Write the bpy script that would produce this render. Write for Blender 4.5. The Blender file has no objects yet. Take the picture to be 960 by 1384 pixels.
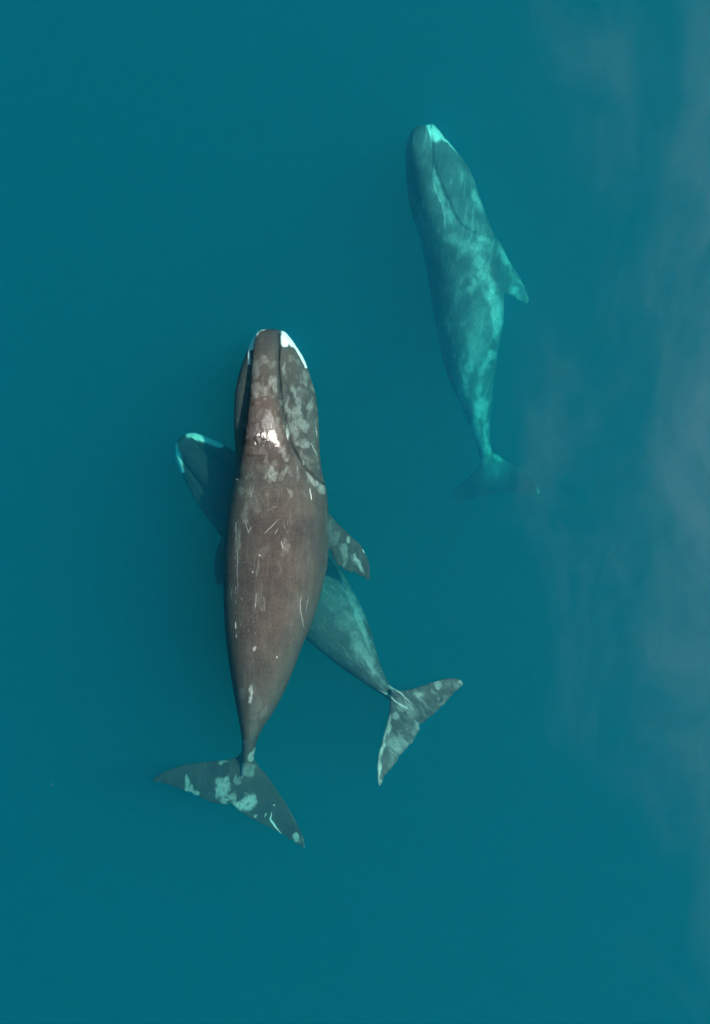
import bpy, bmesh, math, random
import numpy as np
from mathutils import Vector

random.seed(7)
rng = np.random.default_rng(7)
sc = bpy.context.scene
C = bpy.context.collection

# ------------------------------------------------------------------ camera
CAM_H = 50.0                      # drone height above the sea (m)
PPM = 50.0                        # photo pixels per metre at the sea surface
PW, PH = 960.0, 1384.0
cam_d = bpy.data.cameras.new('drone_camera')
cam = bpy.data.objects.new('drone_camera', cam_d)
C.objects.link(cam)
cam.location = (0, 0, CAM_H)
cam.rotation_euler = (0, 0, 0)    # straight down, +Y is up in the picture
cam_d.sensor_fit = 'VERTICAL'
cam_d.angle_y = 2 * math.atan((PH / 2 / PPM) / CAM_H)
cam_d.clip_start = 0.1
cam_d.clip_end = 3000
sc.camera = cam

# ------------------------------------------------------------------ light
SUN_EL, SUN_ROT = math.radians(62), math.radians(77)   # clockwise from +Y
world = bpy.data.worlds.new('World')
sc.world = world
world.use_nodes = True
wn = world.node_tree
for n in list(wn.nodes):
    wn.nodes.remove(n)
sky = wn.nodes.new('ShaderNodeTexSky')
sky.sky_type = 'NISHITA'
sky.sun_disc = False
sky.sun_elevation = SUN_EL
sky.sun_rotation = SUN_ROT
bg = wn.nodes.new('ShaderNodeBackground')
bg.inputs['Strength'].default_value = 0.055
wo = wn.nodes.new('ShaderNodeOutputWorld')
wn.links.new(sky.outputs[0], bg.inputs['Color'])
wn.links.new(bg.outputs[0], wo.inputs['Surface'])

sun_d = bpy.data.lights.new('sun', 'SUN')
sun_d.energy = 4.0
sun_d.angle = math.radians(1.5)
sun_d.color = (1.0, 0.95, 0.87)
sun = bpy.data.objects.new('sun', sun_d)
C.objects.link(sun)
sdir = Vector((math.sin(SUN_ROT) * math.cos(SUN_EL), math.cos(SUN_ROT) * math.cos(SUN_EL), math.sin(SUN_EL)))
sun.rotation_euler = sdir.to_track_quat('Z', 'Y').to_euler()
sun.location = sdir * 100

sc.view_settings.view_transform = 'Standard'
sc.view_settings.look = 'None'
sc.view_settings.exposure = 0.8
sc.view_settings.gamma = 1.0
sc.view_settings.use_curve_mapping = False

sc.render.engine = 'CYCLES'
cy = sc.cycles
cy.use_denoising = True
cy.denoiser = 'OPENIMAGEDENOISE'
cy.use_adaptive_sampling = True
cy.adaptive_threshold = 0.02
cy.adaptive_min_samples = 12
cy.max_bounces = 6
cy.volume_bounces = 3
cy.diffuse_bounces = 2
cy.glossy_bounces = 2
cy.transparent_max_bounces = 12
cy.sample_clamp_indirect = 3.0
cy.caustics_reflective = False
cy.caustics_refractive = False

# ------------------------------------------------------------------ helpers
def P(px, py, z=0.0):
    """survey: photo pixel + height z (m) -> point in metres"""
    k = (CAM_H - z) / CAM_H / PPM
    return np.array([(px - PW / 2) * k, (PH / 2 - py) * k, z])

def to_px(co):
    k = (CAM_H - co[:, 2]) / CAM_H / PPM
    return np.stack([co[:, 0] / k + PW / 2, PH / 2 - co[:, 1] / k], 1)

def tag(o, label=None, cat=None, kind=None, group=None):
    if label: o['label'] = label
    if cat: o['category'] = cat
    if kind: o['kind'] = kind
    if group: o['group'] = group
    return o

def catmull(rows, m):
    """smooth (monotone cubic) resampling of a table of stations"""
    rows = np.asarray(rows, float)
    n = len(rows)
    d = np.diff(rows, axis=0)
    t = np.zeros_like(rows)
    t[0], t[-1] = d[0], d[-1]
    for i in range(1, n - 1):
        a, b = d[i - 1], d[i]
        same = a * b > 0
        t[i] = np.where(same, 2 * a * b / np.where(same, a + b, 1), 0)
    out = []
    for i in range(n - 1):
        for k in range(m):
            u = k / m
            h00 = 2*u**3 - 3*u**2 + 1; h10 = u**3 - 2*u**2 + u
            h01 = -2*u**3 + 3*u**2; h11 = u**3 - u**2
            out.append(h00*rows[i] + h10*t[i] + h01*rows[i+1] + h11*t[i+1])
    out.append(rows[-1])
    return np.array(out)

def add_rings(bm, rings):
    vs = [[bm.verts.new(p) for p in r] for r in rings]
    n = len(vs[0])
    for a, b in zip(vs, vs[1:]):
        for i in range(n):
            bm.faces.new((a[i], a[(i+1) % n], b[(i+1) % n], b[i]))
    for r, flip in ((vs[0], True), (vs[-1], False)):
        c = bm.verts.new(sum((v.co for v in r), Vector()) / n)
        for i in range(n):
            bm.faces.new((r[(i+1) % n], r[i], c) if flip else (r[i], r[(i+1) % n], c))

def loft(bm, stations, nexp=2.15, m=8, seg=56, tilt=0.0):
    """stations: left x, left y, right x, right y (photo), z of the widest line, height above it, below it"""
    rows = catmull(stations, m)
    ang = np.linspace(0, 2*math.pi, seg, endpoint=False)
    ca, sa = np.cos(ang), np.sin(ang)
    u = np.sign(ca) * np.abs(ca) ** (2/nexp)
    v = np.sign(sa) * np.abs(sa) ** (2/nexp)
    rings = []
    for lx, ly, rx, ry, zc, hu, hd in rows:
        L, R = P(lx, ly, zc), P(rx, ry, zc)
        c, h = (L + R) / 2, (R - L) / 2
        ring = c[None] + u[:, None] * h[None]
        ring[:, 2] += np.where(v > 0, v * hu, v * hd) + tilt * u * np.linalg.norm(h)
        rings.append(ring)
    add_rings(bm, rings)

def fin(bm, pairs, zs, thick, m=5, seg=24, nick=0.7):
    """a fin: leading and trailing edge points from root to tip, height and thickness along it"""
    rows = catmull([list(p) + [z, t] for p, z, t in zip(pairs, zs, thick)], m)
    rows[2:-1, 2:4] += nick * rng.normal(size=(len(rows)-3, 2))   # nicked trailing edge
    rows[2:-1, 0:2] += 0.25 * nick * rng.normal(size=(len(rows)-3, 2))
    ang = np.linspace(0, 2*math.pi, seg, endpoint=False)
    s = (1 - np.cos(ang)) / 2                       # 0 leading .. 1 trailing
    prof = np.sin(ang) * (1.15 - 0.75 * s)
    rings = []
    for lx, ly, tx, ty, z, t in rows:
        L, T = P(lx, ly, z), P(tx, ty, z)
        r = L[None] + s[:, None] * (T - L)[None]
        r[:, 2] += prof * t
        rings.append(r)
    add_rings(bm, rings)

def seg_dist(p, pts, taper=False):
    """distance from points p (n,2) to a polyline"""
    pts = np.asarray(pts, float)
    best = np.full(len(p), 1e9)
    cum = np.concatenate([[0], np.cumsum(np.hypot(*np.diff(pts, axis=0).T))])
    for i, (a, b) in enumerate(zip(pts, pts[1:])):
        ab = b - a
        t = np.clip(((p - a) @ ab) / max(ab @ ab, 1e-9), 0, 1)
        d = np.hypot(*(p - (a + t[:, None] * ab)).T)
        if taper and cum[-1] > 5:
            g = (cum[i] + t * (cum[i+1] - cum[i])) / cum[-1]
            d = d / (0.35 + 0.65 * np.sin(math.pi * np.clip(g, 0.02, 0.98)) ** 0.7)
        best = np.minimum(best, d)
    return best

def build_body(name, parts_bm, voxel, grooves, blotches, lines, whites, material, bumps=(), darks=(), dark_amount=1.0):
    me0 = bpy.data.meshes.new('tmp')
    bmesh.ops.recalc_face_normals(parts_bm, faces=parts_bm.faces)
    parts_bm.to_mesh(me0); parts_bm.free()
    tmp = bpy.data.objects.new('tmp', me0)
    C.objects.link(tmp)
    r = tmp.modifiers.new('r', 'REMESH'); r.mode = 'VOXEL'; r.voxel_size = voxel
    s = tmp.modifiers.new('s', 'SMOOTH'); s.factor = 0.5; s.iterations = 5
    dg = bpy.context.evaluated_depsgraph_get()
    me = bpy.data.meshes.new_from_object(tmp.evaluated_get(dg))
    bpy.data.objects.remove(tmp)
    me.name = name
    n = len(me.vertices)
    co = np.empty(n * 3); me.vertices.foreach_get('co', co); co = co.reshape(-1, 3)
    no = np.empty(n * 3); me.vertices.foreach_get('normal', no); no = no.reshape(-1, 3)
    px = to_px(co)
    up = np.clip((no[:, 2] + 0.05) / 0.3, 0, 1)
    for pts, depth, sig in grooves:
        d = seg_dist(px, pts)
        co -= no * (depth * np.exp(-(d / sig) ** 2) * up)[:, None]
    for x, y, rx, ry, h in bumps:
        q = ((px[:, 0]-x)/rx)**2 + ((px[:, 1]-y)/ry)**2
        co[:, 2] += h * np.exp(-q) * up
    wr = np.random.default_rng(11)
    warp, fine_w = np.zeros_like(px), np.zeros_like(px)
    for k in range(26):                            # organic wobble so no pigment patch is a clean oval
        a, lam = wr.random()*6.283, 5 + 22*wr.random()
        ph = np.sin((px[:, 0]*math.cos(a) + px[:, 1]*math.sin(a)) * 6.283/lam + wr.random()*6.283)
        b = wr.random()*6.283
        warp += 0.03*lam*ph[:, None]*np.array([math.cos(b), math.sin(b)])
        if lam < 14: fine_w += 0.02*lam*ph[:, None]*np.array([math.cos(b), math.sin(b)])
    pxs, px = px + fine_w*0.7, px + warp
    bl = np.zeros(n); sl = np.zeros(n); wh = np.zeros(n); bv = np.zeros(n); sv = np.zeros(n)
    for x, y, rx, ry, a, st in blotches:
        a = math.radians(a)
        dx, dy = px[:, 0] - x, px[:, 1] - y
        qx, qy = dx*math.cos(a) + dy*math.sin(a), -dx*math.sin(a) + dy*math.cos(a)
        q = np.sqrt((qx/rx)**2 + (qy/ry)**2)
        f = np.clip(1 - q/2, 0, 1)
        bv = np.where(f > bl, st, bv); bl = np.maximum(bl, f)
    for pts, rad, st in lines:
        f = np.clip(1 - seg_dist(pxs, pts, True)/(2*rad*0.75), 0, 1)
        sv = np.where(f > sl, st, sv); sl = np.maximum(sl, f)
    for pts, rad in whites:
        wh = np.maximum(wh, np.clip(1 - seg_dist(pxs, pts)/(2*rad), 0, 1))
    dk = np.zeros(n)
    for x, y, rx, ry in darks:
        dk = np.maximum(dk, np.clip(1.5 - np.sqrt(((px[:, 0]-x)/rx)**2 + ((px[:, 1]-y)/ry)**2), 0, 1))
    cen = co.mean(0)
    me.vertices.foreach_set('co', (co - cen).ravel())
    for nm, arr in (('blotch', bl * (up > 0)), ('scar_highlight', sl * (up > 0)), ('chin', wh), ('blotch_level', bv), ('scar_highlight_level', sv), ('dark', dk * dark_amount)):
        at = me.attributes.new(nm, 'FLOAT', 'POINT')
        at.data.foreach_set('value', arr.astype(np.float32))
    me.polygons.foreach_set('use_smooth', np.ones(len(me.polygons), bool))
    me.materials.append(material)
    me.update()
    ob = bpy.data.objects.new(name, me)
    ob.location = cen
    C.objects.link(ob)
    return ob, cen

# ------------------------------------------------------------------ materials
def mat(name):
    m = bpy.data.materials.new(name); m.use_nodes = True
    nt = m.node_tree
    for n in list(nt.nodes): nt.nodes.remove(n)
    out = nt.nodes.new('ShaderNodeOutputMaterial')
    return m, nt, out

class N:
    def __init__(self, nt): self.nt = nt
    def new(self, t, **kw):
        n = self.nt.nodes.new(t)
        for k, v in kw.items(): setattr(n, k, v)
        return n
    def put(self, sock, v):
        if hasattr(v, 'is_output'): self.nt.links.new(v, sock)
        else: sock.default_value = v
    def math(self, op, a, b=0.0, c=None, clamp=False):
        n = self.new('ShaderNodeMath', operation=op); n.use_clamp = clamp
        self.put(n.inputs[0], a); self.put(n.inputs[1], b)
        if c is not None: self.put(n.inputs[2], c)
        return n.outputs[0]
    def noise(self, vec, scale, detail=4, rough=0.55, dist=0.0):
        n = self.new('ShaderNodeTexNoise')
        self.put(n.inputs['Vector'], vec)
        n.inputs['Scale'].default_value = scale; n.inputs['Detail'].default_value = detail
        n.inputs['Roughness'].default_value = rough; n.inputs['Distortion'].default_value = dist
        return n.outputs['Fac']
    def step(self, v, a, b, lo=0.0, hi=1.0):
        n = self.new('ShaderNodeMapRange', interpolation_type='SMOOTHSTEP')
        self.put(n.inputs['Value'], v)
        n.inputs['From Min'].default_value = a; n.inputs['From Max'].default_value = b
        n.inputs['To Min'].default_value = lo; n.inputs['To Max'].default_value = hi
        return n.outputs['Result']
    def mix(self, f, a, b):
        n = self.new('ShaderNodeMix', data_type='RGBA')
        self.put(n.inputs['Factor'], f)
        self.put(n.inputs[6], a); self.put(n.inputs[7], b)
        return n.outputs[2]
    def attr(self, name):
        return self.new('ShaderNodeAttribute', attribute_name=name).outputs['Fac']
    def mapping(self, vec, rot, scale):
        n = self.new('ShaderNodeMapping')
        self.put(n.inputs['Vector'], vec)
        n.inputs['Rotation'].default_value = rot; n.inputs['Scale'].default_value = scale
        return n.outputs[0]

def skin(name, dark, brown, pale, axis, mottle, streak, soft=0.10, fine=1.5):
    """whale skin; axis = heading of the body in degrees, for streaks running along it"""
    m, nt, out = mat(name); g = N(nt)
    tc = g.new('ShaderNodeTexCoord').outputs['Object']
    along = g.mapping(g.mapping(tc, (0, 0, math.radians(-axis)), (1, 1, 1)), (0, 0, 0), (3.2, 0.42, 2.0))
    n1 = g.noise(tc, 0.9, 5, 0.6)
    n2 = g.noise(tc, 5.5, 5, 0.65)
    n3 = g.noise(along, 2.2, 5, 0.62, 0.3)
    n4 = g.noise(along, 7.0, 4, 0.6, 0.4)
    base = g.mix(g.step(n1, 0.35, 0.66), dark, brown)
    base = g.mix(g.step(n3, 0.42, 0.78, 0, 0.16), base, tuple(c * 1.9 for c in brown[:3]) + (1,))
    base = g.mix(g.step(n2, 0.5, 0.75, 0, 0.35), base, tuple(c * 0.55 for c in dark[:3]) + (1,))
    # fine pale scratches that run with the body
    scratch = g.math('MULTIPLY', g.step(n4, 0.60, 0.70), g.step(n1, 0.40, 0.62))
    col = g.mix(g.math('MULTIPLY', scratch, streak), base, pale)
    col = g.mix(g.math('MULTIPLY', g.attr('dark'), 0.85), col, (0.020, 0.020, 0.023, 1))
    # free mottling
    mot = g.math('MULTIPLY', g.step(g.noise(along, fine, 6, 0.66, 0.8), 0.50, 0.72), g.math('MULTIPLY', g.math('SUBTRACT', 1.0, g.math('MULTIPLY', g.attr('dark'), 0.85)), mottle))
    col = g.mix(mot, col, pale)
    # blotches with ragged edges
    body = g.mapping(g.mapping(tc, (0, 0, math.radians(-axis)), (1, 1, 1)), (0, 0, 0), (1.0, 0.55, 1.0))
    edge = g.math('ADD', g.math('MULTIPLY', g.math('SUBTRACT', g.noise(body, 3.4, 3, 0.5, 0.8), 0.5), 1.1),
                  g.math('MULTIPLY', g.math('SUBTRACT', g.noise(body, 13.0, 4, 0.6, 0.3), 0.5), 0.45))
    b = g.step(g.math('ADD', g.attr('blotch'), edge), 0.52 - soft, 0.52 + soft)
    worn = g.step(g.noise(tc, 9.0, 4, 0.7), 0.28, 0.62, 0.40, 1.0)
    b = g.math('MULTIPLY', b, g.step(g.attr('blotch_level'), 0.4, 1.25, 0.10, 1.0))
    patch = g.mix(g.step(g.attr('blotch_level'), 0.98, 1.15), pale, tuple(min(0.62, c * 1.6) for c in pale[:3]) + (1,))
    col = g.mix(g.math('MULTIPLY', b, worn), col, patch)
    s = g.step(g.math('ADD', g.attr('scar_highlight'), g.math('MULTIPLY', edge, 0.6)), 0.36, 0.72 + soft)  # pale scar lines, with some highlights painted in among them
    s = g.math('MULTIPLY', s, g.step(g.attr('scar_highlight_level'), 0.35, 1.35, 0.02, 1.0))
    col = g.mix(s, col, (0.62, 0.64, 0.60, 1))
    w = g.step(g.math('ADD', g.attr('chin'), g.math('MULTIPLY', edge, 0.45)), 0.50 - soft*0.7, 0.50 + soft*0.7)
    col = g.mix(w, col, (0.82, 0.82, 0.79, 1))
    grain = g.step(g.noise(tc, 21.0, 5, 0.75), 0.25, 0.75, 0.74, 1.26)
    hs = g.new('ShaderNodeHueSaturation'); nt.links.new(grain, hs.inputs['Value']); nt.links.new(col, hs.inputs['Color'])
    bs = g.new('ShaderNodeBsdfPrincipled')
    nt.links.new(hs.outputs[0], bs.inputs['Base Color'])
    sepz = g.new('ShaderNodeSeparateXYZ'); nt.links.new(g.new('ShaderNodeNewGeometry').outputs['Position'], sepz.inputs[0])
    wet = g.step(sepz.outputs[2], -0.01, 0.02)
    g.put(bs.inputs['Roughness'], g.math('SUBTRACT', 0.5, g.math('MULTIPLY', wet, 0.37)))
    bs.inputs['IOR'].default_value = 1.36
    nt.links.new(g.math('MULTIPLY', wet, 0.5), bs.inputs['Specular IOR Level'])
    bp = g.new('ShaderNodeBump')
    bp.inputs['Strength'].default_value = 0.35; bp.inputs['Distance'].default_value = 0.03
    nt.links.new(g.math('ADD', n2, g.math('MULTIPLY', n4, 0.6)), bp.inputs['Height'])
    nt.links.new(bp.outputs[0], bs.inputs['Normal'])
    nt.links.new(bs.outputs[0], out.inputs['Surface'])
    return m

def plain(name, col, rough):
    m, nt, out = mat(name); g = N(nt)
    tc = g.new('ShaderNodeTexCoord').outputs['Object']
    c = g.mix(g.noise(tc, 14, 3), tuple(x * 0.7 for x in col) + (1,), tuple(min(1, x * 1.25) for x in col) + (1,))
    bs = g.new('ShaderNodeBsdfPrincipled')
    nt.links.new(c, bs.inputs['Base Color']); bs.inputs['Roughness'].default_value = rough
    nt.links.new(bs.outputs[0], out.inputs['Surface'])
    return m

def water_material():
    m, nt, out = mat('sea_water'); g = N(nt)
    geo = g.new('ShaderNodeNewGeometry').outputs['Position']
    # wind-ruffled patches lie to one side of the whales, long across the wind
    warp = g.mapping(geo, (0, 0, math.radians(-15)), (1.0, 0.55, 1.0))
    n1 = g.noise(warp, 0.30, 5, 0.55, 0.5)
    n2 = g.noise(warp, 1.1, 6, 0.65, 0.5)
    sep = g.new('ShaderNodeSeparateXYZ'); nt.links.new(geo, sep.inputs[0])
    far = g.math('DIVIDE', g.math('SUBTRACT', sep.outputs[0], 2.7), 10.0)
    far = g.math('ADD', g.math('MINIMUM', far, 1.0), g.step(sep.outputs[1], -12.5, -5.0, -0.45, 0.0))
    f = g.math('ADD', g.math('MULTIPLY', g.math('SUBTRACT', n1, 0.5), 1.9), g.math('MULTIPLY', g.math('SUBTRACT', n2, 0.5), 0.55))
    f = g.math('ADD', f, g.math('MULTIPLY', g.math('SUBTRACT', g.noise(geo, 7.0, 4, 0.7), 0.5), 0.35))
    ruff = g.step(g.math('ADD', f, far), 0.20, 1.75)
    bp = g.new('ShaderNodeBump'); bp.inputs['Strength'].default_value = 0.12; bp.inputs['Distance'].default_value = 0.05
    nt.links.new(g.noise(geo, 1.6, 3), bp.inputs['Height'])
    calm = g.new('ShaderNodeBsdfGlossy'); calm.inputs['Roughness'].default_value = 0.05; calm.inputs['Color'].default_value = (0.5, 0.5, 0.5, 1)
    gust = g.new('ShaderNodeBsdfGlossy'); gust.inputs['Roughness'].default_value = 0.55; gust.inputs['Color'].default_value = (0.80, 0.90, 1.0, 1)
    gl = g.new('ShaderNodeMixShader')
    nt.links.new(ruff, gl.inputs[0]); nt.links.new(calm.outputs[0], gl.inputs[1]); nt.links.new(gust.outputs[0], gl.inputs[2])
    nt.links.new(bp.outputs[0], calm.inputs['Normal']); nt.links.new(bp.outputs[0], gust.inputs['Normal'])
    tr = g.new('ShaderNodeBsdfTransparent')
    fr = g.new('ShaderNodeFresnel'); fr.inputs['IOR'].default_value = 1.333
    mx = g.new('ShaderNodeMixShader')
    nt.links.new(fr.outputs[0], mx.inputs[0]); nt.links.new(tr.outputs[0], mx.inputs[1]); nt.links.new(gl.outputs[0], mx.inputs[2])
    nt.links.new(mx.outputs[0], out.inputs['Surface'])
    # the water body: red is swallowed within a couple of metres, green and blue go deep
    sca = (0.001, 0.107, 0.170)
    absn = (0.44, 0.050, 0.041)
    vs = g.new('ShaderNodeVolumeScatter'); k = max(sca)
    vs.inputs['Color'].default_value = tuple(x / k for x in sca) + (1,); vs.inputs['Density'].default_value = k
    vs.inputs['Anisotropy'].default_value = 0.5
    va = g.new('ShaderNodeVolumeAbsorption'); k = max(absn) * 1.25
    va.inputs['Color'].default_value = tuple(1 - x / k for x in absn) + (1,); va.inputs['Density'].default_value = k
    ad = g.new('ShaderNodeAddShader')
    nt.links.new(vs.outputs[0], ad.inputs[0]); nt.links.new(va.outputs[0], ad.inputs[1])
    nt.links.new(ad.outputs[0], out.inputs['Volume'])
    return m

# ------------------------------------------------------------------ the sea
bm = bmesh.new()
bmesh.ops.create_cube(bm, size=1)
for v in bm.verts:
    v.co = (v.co.x * 800, v.co.y * 800, 0.0 if v.co.z > 0 else -70.0)
me = bpy.data.meshes.new('sea_water'); bm.to_mesh(me); bm.free()
me.materials.append(water_material())
sea = bpy.data.objects.new('sea_water', me); C.objects.link(sea)
tag(sea, 'calm clear teal sea water around the whales', 'water', 'structure')

# ------------------------------------------------------------------ whale at the surface
bm = bmesh.new()
# body with the lower jaw and its bulging lips: lx ly rx ry  z  up  down
body = [
 (360,445,371,445, -0.95,0.06,0.06),
 (349,448,384,448, -0.95,0.28,0.35),
 (342,456,392,456, -0.95,0.40,0.60),
 (336,470,402,470, -0.95,0.46,0.85),
 (330,485,411,485, -0.95,0.50,1.00),
 (322,510,420,510, -0.98,0.52,1.15),
 (317,540,428,540, -1.00,0.56,1.25),
 (316,575,431,575, -1.05,0.66,1.35),
 (318,605,432,605, -1.08,0.78,1.45),
 (318,635,435,635, -1.10,0.90,1.50),
 (313,660,441,660, -1.10,0.98,1.55),
 (308,690,444,690, -1.12,1.05,1.60),
 (304,725,445,725, -1.14,1.10,1.60),
 (302,760,443,760, -1.16,1.13,1.58),
 (302,790,437,790, -1.18,1.14,1.52),
 (303,820,429,820, -1.20,1.13,1.42),
 (304,845,421,845, -1.20,1.11,1.32),
 (307,875,408,875, -1.22,1.06,1.18),
 (311,905,397,905, -1.25,0.99,1.05),
 (316,935,384,935, -1.28,0.88,0.92),
 (321,962,370,962, -1.30,0.74,0.78),
 (325,985,355,985, -1.38,0.60,0.62),
 (327,1003,347,1003,-1.48,0.48,0.50),
 (327,1020,344,1020,-1.58,0.36,0.38),
 (326,1036,341,1036,-1.70,0.24,0.26),
 (323,1052,332,1052,-1.80,0.14,0.15),
 (319,1066,325,1066,-1.86,0.06,0.07)]
loft(bm, body)
# rostrum: the narrow arched upper jaw running back to the blowholes
ros = [
 (352,446,375,446, -0.85,0.16,0.12),
 (346,450,378,450, -0.82,0.30,0.25),
 (342,460,379,460, -0.78,0.38,0.40),
 (339,480,377,480, -0.74,0.46,0.45),
 (337,505,378,505, -0.70,0.54,0.50),
 (334,535,381,535, -0.66,0.60,0.50),
 (331,560,385,560, -0.62,0.64,0.50),
 (328,585,391,585, -0.60,0.68,0.55),
 (326,605,398,605, -0.62,0.69,0.60),
 (323,630,408,630, -0.72,0.64,0.60),
 (322,655,415,655, -0.85,0.55,0.60),
 (325,690,415,690, -0.95,0.30,0.60)]
loft(bm, ros, nexp=2.4)
fin(bm, [(335,1003,313,1086),(347,1031,322,1095),(359,1045,334,1103),(375,1068,348,1111),(390,1091,368,1121),(403,1115,388,1132),(411,1134,405,1143),(412.4,1144,411,1147)],
    [-1.85,-1.88,-1.92,-1.95,-1.95,-1.93,-1.9,-1.88], [0.20,0.17,0.13,0.10,0.085,0.07,0.055,0.04])
fin(bm, [(335,1003,313,1086),(318,1024,303,1088),(302,1027,290,1086),(276,1029.5,268,1077),(247,1034,245,1067),(224,1042,224,1060),(212,1049,211,1057.5),(207,1053,207.5,1056)],
    [-1.85,-1.88,-1.95,-2.04,-2.1,-2.15,-2.18,-2.2], [0.20,0.17,0.13,0.10,0.085,0.07,0.055,0.04])
fin(bm, [(420,690,422,738),(444,694,446,744),(454,705,450,754),(467,717,457,763),(478,728,467,771),(487,736,480,774.5),(495,750,491,780),(499.5,764,496,784),(500,778,499,787)],
    [-1.55,-1.55,-1.54,-1.52,-1.5,-1.48,-1.46,-1.45,-1.44], [0.22,0.20,0.17,0.14,0.12,0.10,0.08,0.06,0.04])
fin(bm, [(325,705,328,765),(308,716,314,785),(298,731,306,789),(292,748,302,789),(290,768,298,791),(292,785,295,793)],
    [-1.9,-2.0,-2.15,-2.3,-2.4,-2.45], [0.24,0.2,0.16,0.12,0.09,0.05])

grooves = [
 ([(378,441),(378,465),(376,490),(377.5,510),(380.5,540),(385,565),(391,592),(397,606),(406,621),(418,637),(430,647),(443,656)], 0.135, 1.5),
 ([(352,443),(344,450),(340,470),(338,490),(336,512),(334,545),(331,575),(328,600)], 0.05, 1.8),
 ([(343,594),(347,600)], 0.05, 1.3), ([(357,601),(363,598)], 0.05, 1.3),
]
bumps = [(338,588,14,9,0.14), (355,598,8,4,0.045), (345,614,12,2.2,0.06), (342,533,5,3,.06), (345,545,5,3,.06)]
bl = [
 (345,497,6,13,0,.8),(358,527,8,6,-20,1),(368,515,5,8,10,1),(373,523,3.5,12,0,.9),(348,525,4,9,10,.8),(362,573,6,15,8,1),(373,577,7,14,0,.8),(345,533,4,5,0,.9),(350,560,5,6,0,.55),
 (383,500,3,12,5,1),(398,530,4,9,-8,1),(412,517,5,4,20,.9),(403,553,7,14,0,1),(420,548,4.5,9,8,1),(408,572,9,9,0,1),(395,577,5,9,0,.9),(415,508,4,9,-25,.9),(423,524,3,8,-10,.9),
 (410,600,9,6,10,1),(400,580,5,13,0,1),(390,550,2.5,12,-5,.9),(383,612,4,9,8,1),(387,620,4,5,0,1),(367,638,6,9,15,1.05),(369,647,5,4,0,1),(385,634,4,9,30,1),(391,634,9,7,40,.7),
 (423,650,4,13,-35,1.05),(435,661,5,9,-35,1.05),(355,632,9,6,0,.6),(340,668,9,7,0,.6),(332,690,5,14,0,.75),(345,684,10,10,0,.6),(372,656,10,6,0,.5),
 (322,730,1.6,16,0,.75),(321,768,1.5,22,0,.65),(349,770,1.6,16,3,.7),(356,745,6,9,0,.55),(386,738,5,12,20,.75),(352,800,5,18,0,.55),(378,770,4,14,5,.55),(357,815,1.5,10,0,.7),
 (339.7,941.5,3.4,12,0,1.15),(344,878,1.8,4.5,0,1.1),(327,937,5,8,0,.65),(345,955,7,22,0,.55),(356,965,3,16,20,.6),(331,1005,3,5,35,.9),(344,985,4,14,15,.55),
 (341,1020,2.6,10,28,1.1),(334,1042,9,8,30,1),(342,1037,6,4,0,.9),(318,1051,2.6,9,0,1),(325,1054,4,7,35,1),
 (299.4,1067,10,14,5,1.2),(304,1082,8,5,0,1.1),(315,1077,5,8,20,1.05),(322,1089,9,7,20,1.15),(338,1083,8,11,20,1.15),(345.7,1102,2.6,3,0,1.1),(252.5,1054,3,8,0,1.1),(256,1066,4,5,0,1.1),(264,1072,8,3.6,18,1.1),
 (300.7,1030,6,2.6,0,1.05),(399.6,1130.5,6.5,5,20,1.15),(411,1138,1.8,8,0,1),(395,1100,2,30,-32,.6),(228.5,1052,2,2,0,1.1),(208,1054,2.2,3,0,1.1),(222,1059,1.5,1.5,0,1),(278,1030,2,1.5,0,.9),
 (471.6,729.5,2.6,3.6,0,1.1),(466,738,4,4,0,1),(465,747,5,11,-15,1),(486.5,764,2.4,12,-28,1.15),(467,760,2.5,6,0,.9),(446,712,4,14,0,.7),(455,728,3,8,20,.75),(478,757,1.2,12,-35,.8),
]
ln = [([(408,802),(406,815),(407.5,832),(411,848)],.9,.8),([(418,806),(415,818),(413,828)],.8,.65),([(367,1098),(365.8,1107),(371,1116),(381,1127)],1.7,1.4),([(360,1099),(358.5,1103)],1.1,1.1),([(370,1089),(371.5,1087.5)],1.2,1.2),([(283,1072),(283.5,1072.5)],1.3,1.2),
 ([(491,743),(492.5,747)],1.0,1.2),([(374.3,888),(375,888.5)],1.2,1.2),([(318.6,840),(319,850)],1.0,1.1),([(319.4,858),(319.5,862)],0.9,1.0),([(351,750),(352,751)],1.2,.9),([(341.5,773),(342,773.5)],1.1,1.0),  # dashes by the left edge of the back: wet glints painted as marks
 ([(388,572),(391,585),(392.5,603)],1.0,1.0),([(384,545),(386.5,560)],.8,.8),([(420,599),(430,617)],.9,.9),([(427,575),(428.5,592)],.9,.85),([(378,700),(365,714),(356,722)],.8,.8),([(330,700),(337,722)],.8,.8),
 ([(336,655),(341,672)],.7,.7),([(345,652),(338,676)],.7,.7),([(352,668),(361,690)],.7,.7),([(363,690),(375,684)],.8,.75),([(371,722),(376,714)],.8,.8),([(380,731),(383,742)],1.0,.9),([(347,800),(344.5,824)],.9,.75),
 ([(319,705),(319.5,740)],.8,.75),([(321,735),(321.3,800)],.8,.7),([(313,795),(312.5,812)],.7,.7),([(419,660),(421.5,676)],1.3,1.2),([(410,622),(413,628)],1.2,1.0),([(402,630),(403,639)],.9,.9)]  # bright streak behind the mouth corner: a glint painted in
rs = rng.random
for k in range(60):                                # small pale flecks on the back
    x, y = 352 + 22*(rs()-.5)*2 - 6, 735 + rs()*130
    ln.append(([(x, y), (x + .3, y + 1 + 2*rs())], 0.5 + .3*rs(), 0.45 + .25*rs()))
for k in range(34):
    x, y = 319 + 3*(rs()-.5), 708 + rs()*170
    ln.append(([(x, y), (x + .2, y + 2 + 3*rs())], 0.5 + .3*rs(), 0.5 + .25*rs()))
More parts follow.
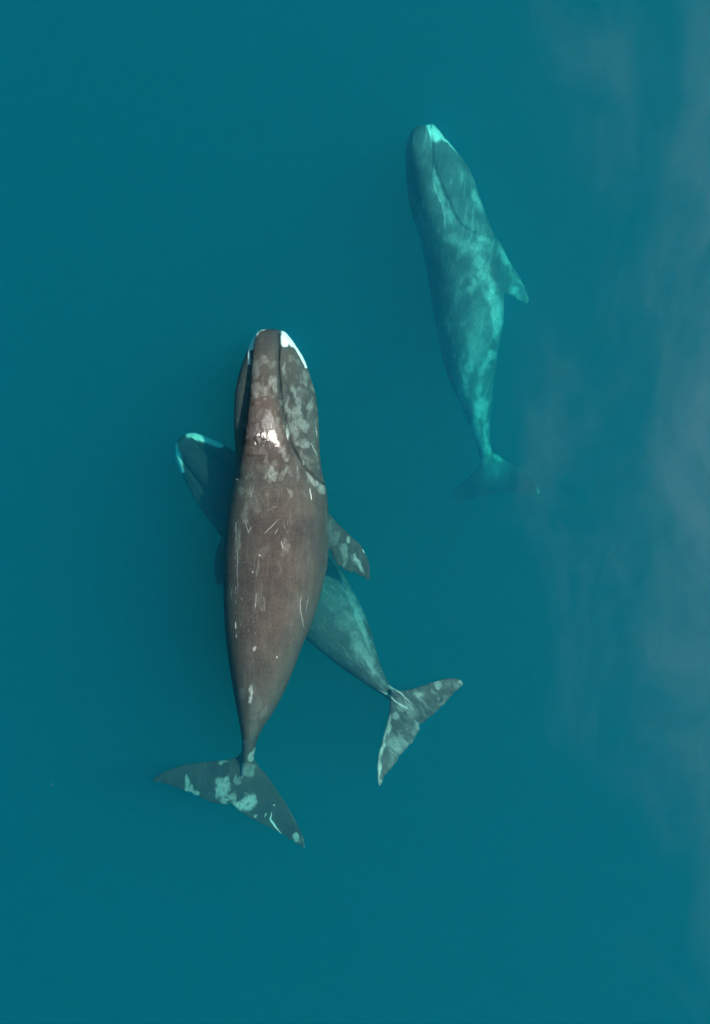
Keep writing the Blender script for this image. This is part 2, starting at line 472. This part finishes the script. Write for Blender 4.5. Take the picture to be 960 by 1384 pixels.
for k in range(70):                                # criss-cross scratches behind the head
    x, y = 318 + rs()*75, 652 + rs()*72
    a = math.radians(90 + 55*(rs()-.5)); L = 4 + 12*rs()
    ln.append(([(x, y), (x + L*math.cos(a), y + L*math.sin(a))], 0.45 + .25*rs(), 0.4 + .25*rs()))
for k in range(150):                               # small mottles over head and nape
    t = rs(); y = 480 + 190*t
    x = 322 + (108 + 10*t)*rs()
    bl.append((x, y, 1.2 + 2.2*rs(), 2 + 5*rs(), 40*(rs()-.5), .5 + .35*rs()))
wh = [([(384,444),(387,452),(390,460)],5.2),([(386,452),(385,464)],5.0),([(392,458),(395,464)],4.5),([(394,461),(407,481),(414,496)],1.7),
      ([(358,443),(349,446),(342,456),(337.5,470)],2.8),([(337,470),(336,492)],1.1)]
m1 = skin('whale_skin_brown', (0.053,0.048,0.045,1), (0.080,0.070,0.061,1), (0.215,0.225,0.208,1), -2, 0.16, 0.15, 0.19)
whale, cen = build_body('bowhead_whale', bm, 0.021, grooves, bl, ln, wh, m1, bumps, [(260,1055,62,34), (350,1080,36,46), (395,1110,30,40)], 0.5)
tag(whale, 'large brown bowhead whale at the surface, pale blotches on its flukes, over another whale', 'whale', group='three bowhead whales swimming together')

# eyes and blowhole lips
m_eye = plain('eye_dark', (0.012,0.011,0.011), 0.15)
m_lip = plain('wet_skin', (0.05,0.045,0.043), 0.16)
def child(name, bm, m, parent, cen, smooth=True):
    me = bpy.data.meshes.new(name); bm.to_mesh(me); bm.free()
    for p in me.polygons: p.use_smooth = smooth
    me.materials.append(m)
    o = bpy.data.objects.new(name, me); C.objects.link(o)
    o.parent = parent
    o.location = cen
    return o
def surface_z(ob, cen, px, py):
    """highest skin point under a survey point"""
    z = -2.0
    for _ in range(4):
        p = P(px, py, z)
        ok, loc, nor, _i = ob.ray_cast(Vector((p[0]-cen[0], p[1]-cen[1], 5)), Vector((0, 0, -1)))
        if not ok: return None
        z = loc.z + cen[2]
    return z
def add_eye(ob, cen, px, py, r=0.045, dz=0.0):
    z = surface_z(ob, cen, px, py)
    if z is None: print('NO EYE', px, py); return
    bm = bmesh.new(); bmesh.ops.create_uvsphere(bm, u_segments=16, v_segments=10, radius=r)
    for v in bm.verts: v.co.z *= 0.7; v.co.y *= 1.25
    p = P(px, py, z)
    child('eye', bm, m_eye, ob, Vector(p) - Vector(cen))
bpy.context.view_layer.update()
add_eye(whale, cen, 437, 652)
add_eye(whale, cen, 320, 648)
for pts in ([(348,584),(346,589),(343.5,595),(342.5,598)], [(352,584),(354,590),(359,596),(364,597)]):
    q = catmull(pts, 5)
    rings = []
    for i, (x, y) in enumerate(q):
        z = surface_z(whale, cen, x, y)
        t = i/(len(q)-1); r = 0.035*math.sin(math.pi*(0.12+0.82*t))
        c = P(x, y, z)
        d = q[min(i+1, len(q)-1)] - q[max(i-1, 0)]; d = d/np.linalg.norm(d)
        nrm = np.array([d[1], d[0], 0])
        rings.append([Vector(c + nrm*r*math.cos(a) + np.array([0,0,r*0.75*math.sin(a)])) - Vector(cen) for a in np.linspace(0, 2*math.pi, 12, endpoint=False)])
    b2 = bmesh.new(); add_rings(b2, rings); bmesh.ops.recalc_face_normals(b2, faces=b2.faces)
    child('blowhole', b2, m_lip, whale, (0, 0, 0))

# ------------------------------------------------------------------ whale crossing underneath
bm = bmesh.new()
AX = np.array([0.648, 0.762]); PX_ = np.array([0.762, -0.648]); O2 = np.array([245.0, 592.0])
def sw(s, wl, wr):
    a, b = O2 + AX*s + PX_*wl, O2 + AX*s + PX_*wr
    return (a[0], a[1], b[0], b[1])
Z2 = catmull([(0,-3.0),(60,-3.1),(120,-3.4),(200,-3.82),(245,-3.75),(318,-3.05),(400,-2.2),(495,-1.35)], 12)
def z2(s): return float(np.interp(s, Z2[:, 0], Z2[:, 1]))
body2 = [sw(s, a, b) + (z2(s), u, d) for s, a, b, u, d in [
 (-1,-5,7,.06,.1),(4,-14,16,.22,.35),(12,-20,22,.32,.5),(25,-26,29,.40,.65),(45,-33,38,.46,.8),(70,-39,45,.52,.95),(100,-43,49,.60,1.0),(135,-45,52,.72,1.05),
 (170,-48,54,.85,1.1),(205,-50,54,.92,1.1),(245,-51,52.5,.95,1.08),(281,-51,48,.92,1.0),(318,-47.5,41,.84,.9),(345,-43,34,.75,.8),(373,-37,23,.63,.68),(395,-31.5,12.5,.52,.56),(417,-25,3.5,.42,.45),
 (433,-20,-1,.34,.36),(448,-15.5,1.0,.26,.28),(463,-12,3,.2,.2),(478,-8,4,.12,.12),(492,-4,3,.05,.06)]]
loft(bm, body2, seg=48)
ros2 = [sw(s, a, b) + (z2(s)+.18, u, .4) for s, a, b, u in [
 (1,-9,9,.12),(5,-14,12,.24),(14,-17,14,.34),(30,-19,16,.40),(55,-21,19,.46),(85,-23,24,.54),(110,-26,29,.60),(135,-30,34,.60),(165,-34,38,.58)]]
loft(bm, ros2, nexp=2.4, seg=40)
zf = z2(485) + 0.05
fin(bm, [(528,930,566,979),(543,933,572,978),(560,930,578,973),(577,924,590,963),(593,919,603,950),(609,916,614,938),(621,918,622,930),(626.5,923,626,926)],
    [zf,zf,zf,zf+.05,zf+.1,zf+.15,zf+.2,zf+.2], [0.16,0.14,0.11,0.09,0.075,0.065,0.05,0.04])
fin(bm, [(528,930,566,979),(527,950,568,985),(525,968,563,996),(520.5,985,555,1008),(514,1008,541,1023),(510,1030,527,1041),(509.5,1048,519,1053),(511.5,1060,513.5,1063)],
    [zf,zf,zf,zf,zf,zf+.04,zf+.08,zf+.1], [0.16,0.14,0.11,0.09,0.075,0.065,0.05,0.04])
fin(bm, [sw(165,20,20)[:2]+sw(195,20,20)[:2], sw(170,48,48)[:2]+sw(205,48,48)[:2], sw(190,62,62)[:2]+sw(225,58,58)[:2], sw(215,68,68)[:2]+sw(245,62,62)[:2], sw(245,68,68)[:2]+sw(258,64,64)[:2]],
    [-4.3,-4.4,-4.6,-4.7,-4.75],[.2,.16,.12,.09,.05])
fin(bm, [sw(165,-20,-20)[:2]+sw(195,-20,-20)[:2], sw(170,-46,-46)[:2]+sw(205,-46,-46)[:2], sw(190,-60,-60)[:2]+sw(222,-56,-56)[:2], sw(215,-64,-64)[:2]+sw(240,-60,-60)[:2], sw(242,-64,-64)[:2]+sw(252,-62,-62)[:2]],
    [-4.3,-4.4,-4.6,-4.7,-4.75],[.2,.16,.12,.09,.05])
def swl(*pp): return [tuple(O2 + AX*s + PX_*w) for s, w in pp]
grooves2 = [(swl((-2,13),(8,14.5),(30,17),(60,20),(95,27),(115,36),(128,50)),.07,1.8),(swl((-2,-12),(8,-15.5),(30,-19.5),(60,-22),(95,-27),(115,-34),(128,-46)),.07,1.8)]
bl2 = [(490,850,4,40,-20,.95),(478,812,4,26,-28,.85),(487,877,9,20,-28,.85),(470,840,14,12,0,.6),(455,815,12,10,0,.6),(500,892,6,14,-30,.95),(505,905,4,12,-40,.9),
 (566,939,7,5,-20,1),(592,926,5,6,0,1),(586,936,2,9,-35,.85),(606,924,4,6,0,.6),(598,948,8,3,-50,.7),(524,984,3.5,14,15,1.05),(516,1012,3.5,16,14,1.1),(512,1040,3,18,0,1.1),(533,1004,8,12,-35,.85),(545,1003,4,10,-35,.8),
 (536,969,3,6,-30,.9),(563,985,5,10,10,.8),(545,955,8,8,0,.8),(556,962,6,10,0,.7),(622,920,4,2,20,.9),(553,980,7,5,0,.55),(528,1030,3,10,20,.6)]
ln2 = [([(511,933),(524,938),(536,949),(553,959)],2.0,1.1),([(524,926),(541,936),(550,945),(557,951)],1.5,1.05),([(514,907),(514.5,907.5)],1.1,1.1),([(524,975),(519,1000)],1.2,.8)]
for k in range(40):
    t = rs(); x0, y0 = 524 + 38*t, 1015 - 20*t + 6*(rs()-.5)
    ln2.append(([(x0, y0), (x0 + 4 + 5*rs(), y0 + 8 + 6*rs())], .6, .5 + .25*rs()))
wh2 = [([(255,586),(266,588),(281,594),(298,601)],4.4),([(237,602),(240,618),(246,637)],3.0)]
m2 = skin('whale_skin_grey', (0.056,0.055,0.054,1), (0.095,0.094,0.090,1), (0.33,0.35,0.325,1), 40, 0.50, 0.6, 0.30, 2.8)
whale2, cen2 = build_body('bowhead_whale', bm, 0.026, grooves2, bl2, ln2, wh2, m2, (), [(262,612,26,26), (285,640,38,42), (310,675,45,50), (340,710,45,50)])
tag(whale2, 'smaller grey bowhead whale crossing beneath the brown one, mottled tail flukes showing', 'whale', group='three bowhead whales swimming together')
bpy.context.view_layer.update()
add_eye(whale2, cen2, *swl((118, 44))[0]); add_eye(whale2, cen2, *swl((118, -39))[0])

# ------------------------------------------------------------------ deeper whale alone
bm = bmesh.new()
def z3(y): return -3.2 - 2.1 * (max(0, y-190)/470)**1.15
body3 = [(l, y+2, r, y-2, z3(y), u, d) for l, r, y, u, d in [
 (569,585,169,.06,.1),(560,589,173,.26,.3),(554,594,179,.38,.45),(550,602,189,.48,.62),(548.5,615,205,.56,.8),(548.5,627,220,.62,.9),(549.5,639,240,.68,1.0),(552,647,263,.74,1.05),(557,655,287,.82,1.1),(564,663,308,.9,1.15),
 (570,671,328,.98,1.2),(574.5,677,350,1.04,1.22),(579,680,375,1.08,1.22),(583,681.5,402,1.08,1.2),(588,681,430,1.05,1.12),(593,677,458,.98,1.02),(599,672,484,.9,.92),(607,669,510,.8,.82),(617,666,533,.7,.7),
 (627,664,555,.58,.58),(635,662,575,.48,.48),(642,662,593,.38,.38),(647,664,608,.3,.3),(650,668,622,.22,.22),(653,668,636,.14,.14),(656,664,650,.06,.06)]]
loft(bm, body3, seg=48, tilt=0.0)
ros3 = [(l, y, r, y, z3(y)+.2, u, .4) for l, r, y, u in [
 (563,583,171,.14),(557,585,176,.30),(553,586,185,.40),(552,587,200,.48),(553,590,220,.54),(557,597,245,.62),(562,606,268,.70),(568,615,290,.76),(574,624,308,.76),(580,634,330,.76),(588,642,355,.7)]]
loft(bm, ros3, nexp=2.4, seg=40)
zt = z3(640)
fin(bm, [(652,612,658,668),(668,612,668,668),(682,621,680,668.5),(700,632,697,669.5),(715,643,712,670),(725,655,724,669),(730,664,729,669)],
    [zt,zt,zt-.1,zt-.2,zt-.3,zt-.35,zt-.4],[.16,.14,.11,.09,.07,.055,.04])
fin(bm, [(652,612,658,668),(648,628,648,673),(638,640,637,677),(625,651,625,680),(614,662,615,680),(608,671,609,678)],
    [zt,zt-.1,zt-.25,zt-.4,zt-.5,zt-.55],[.16,.14,.11,.09,.07,.045])
fin(bm, [(650,318,655,372),(672,322,676,380),(688,352,680,390),(701,372,689,399),(711,391,700,406),(715.5,405,711,412)],
    [z3(340)+.1,z3(340),z3(350)-.1,z3(350)-.2,z3(350)-.3,z3(350)-.35],[.22,.18,.14,.11,.08,.05])
fin(bm, [(615,330,617,375),(597,345,600,395),(592,372,598,405),(592,392,597,410)],[z3(350)-.5,z3(350)-.7,z3(350)-.95,z3(350)-1.1],[.2,.16,.11,.05])
grooves3 = [([(581,165),(584,185),(585,215),(590,235),(599,256),(608,275),(614,290),(622,303),(636,313),(650,318),(672,321)],.09,1.9),([(557,172),(551,190),(551,215),(554,240)],.06,1.8)]
bl3 = [(645,268,4,15,-18,.95),(640,245,3,12,-18,.6),(590,240,3,10,-15,.9),(597,262,3,10,-15,.8),(607,290,6,12,-20,.7),(620,325,16,7,10,.75),(640,335,14,10,0,.9),(655,323,9,6,0,1),(648,352,8,14,-10,.9),(655,372,7,16,-12,1),
 (664,395,8,16,-8,1.1),(672,425,7,20,0,1.1),(671,445,5,12,0,1),(640,385,5,10,20,.9),(638,372,7,6,0,.7),(650,430,14,22,0,.65),(643,470,12,22,0,.75),(665,480,6,5,-40,1),(655,495,4,14,18,.9),(636,490,4,14,10,.9),(628,515,4,16,-10,.9),
 (648,530,4,16,0,.95),(650,552,9,14,0,1.15),(644,580,6,14,0,.9),(657,588,4,20,0,1.1),(660,608,5,10,-25,1.1),(672,617,7,4,35,1),(655,625,7,9,0,.75),(670,635,9,8,0,.6),
 (685,352,4,12,-30,1),(679,345,3,14,-25,.95),(694,372,5,8,-20,.75),(694,392,6,5,0,1.1),(702,380,3,9,-30,.9),(700,398,2,7,-20,1),(729,664,1.5,6,-15,.9),(560,200,4,10,0,.45),(572,215,4,10,0,.5)]
ln3 = [([(584,232),(586,245),(591,262),(598,278),(601,290),(602,305),(602,320)],1.5,1.05),([(601,325),(606,345),(611,360)],1.0,.7),([(651,345),(660,370),(664,395)],1.1,.9),([(629,493),(630,496)],1.1,1.2),([(642,576),(639,583)],1.0,1.2),([(642,588),(642.5,588.5)],1.2,1.1),([(648,603),(647,605)],1.0,1.0),([(661,560),(661,590),(664,606),(675,616)],1.0,.8)]  # the long first line is the lit ridge of the head, painted bright
wh3 = [([(581,169),(587,177),(591,186)],5.0),([(592,176),(599,187),(608,194),(618,205)],1.5)]
m3 = skin('whale_skin_deep', (0.075,0.078,0.080,1), (0.140,0.146,0.148,1), (0.52,0.55,0.53,1), -10, 0.42, 0.45, 0.40, 2.0)
whale3, cen3 = build_body('bowhead_whale', bm, 0.028, grooves3, bl3, ln3, wh3, m3, (), [(628,662,28,26), (705,656,32,26), (668,664,22,18), (578,400,30,100), (602,500,16,60), (558,260,16,70)])  # ellipses along the left flank paint its shaded side into the skin
tag(whale3, 'blurred turquoise bowhead whale deeper in the water, swimming apart with a white chin', 'whale', group='three bowhead whales swimming together')
bpy.context.view_layer.update()
add_eye(whale3, cen3, 664, 325, 0.03)

# ------------------------------------------------------------------ drifting specks
bm = bmesh.new()
for k in range(130):
    x, y, z = rs()*22-11, rs()*30-15, -0.25 - 1.8*rs()
    r = 0.004 + 0.006*rs()**3
    M = bmesh.ops.create_icosphere(bm, subdivisions=1, radius=r)
    sx, a = 1 + 1.5*rs(), rs()*6.28
    for v in M['verts']:
        q = v.co.x*sx
        v.co = Vector((x + q*math.cos(a) - v.co.y*math.sin(a), y + q*math.sin(a) + v.co.y*math.cos(a), z + v.co.z))
me = bpy.data.meshes.new('plankton_specks'); bm.to_mesh(me); bm.free()
me.materials.append(plain('speck_pale', (0.35,0.36,0.34), 0.6))
sp = bpy.data.objects.new('plankton_specks', me); C.objects.link(sp)
tag(sp, 'tiny pale specks drifting in the upper water', 'plankton', 'stuff')
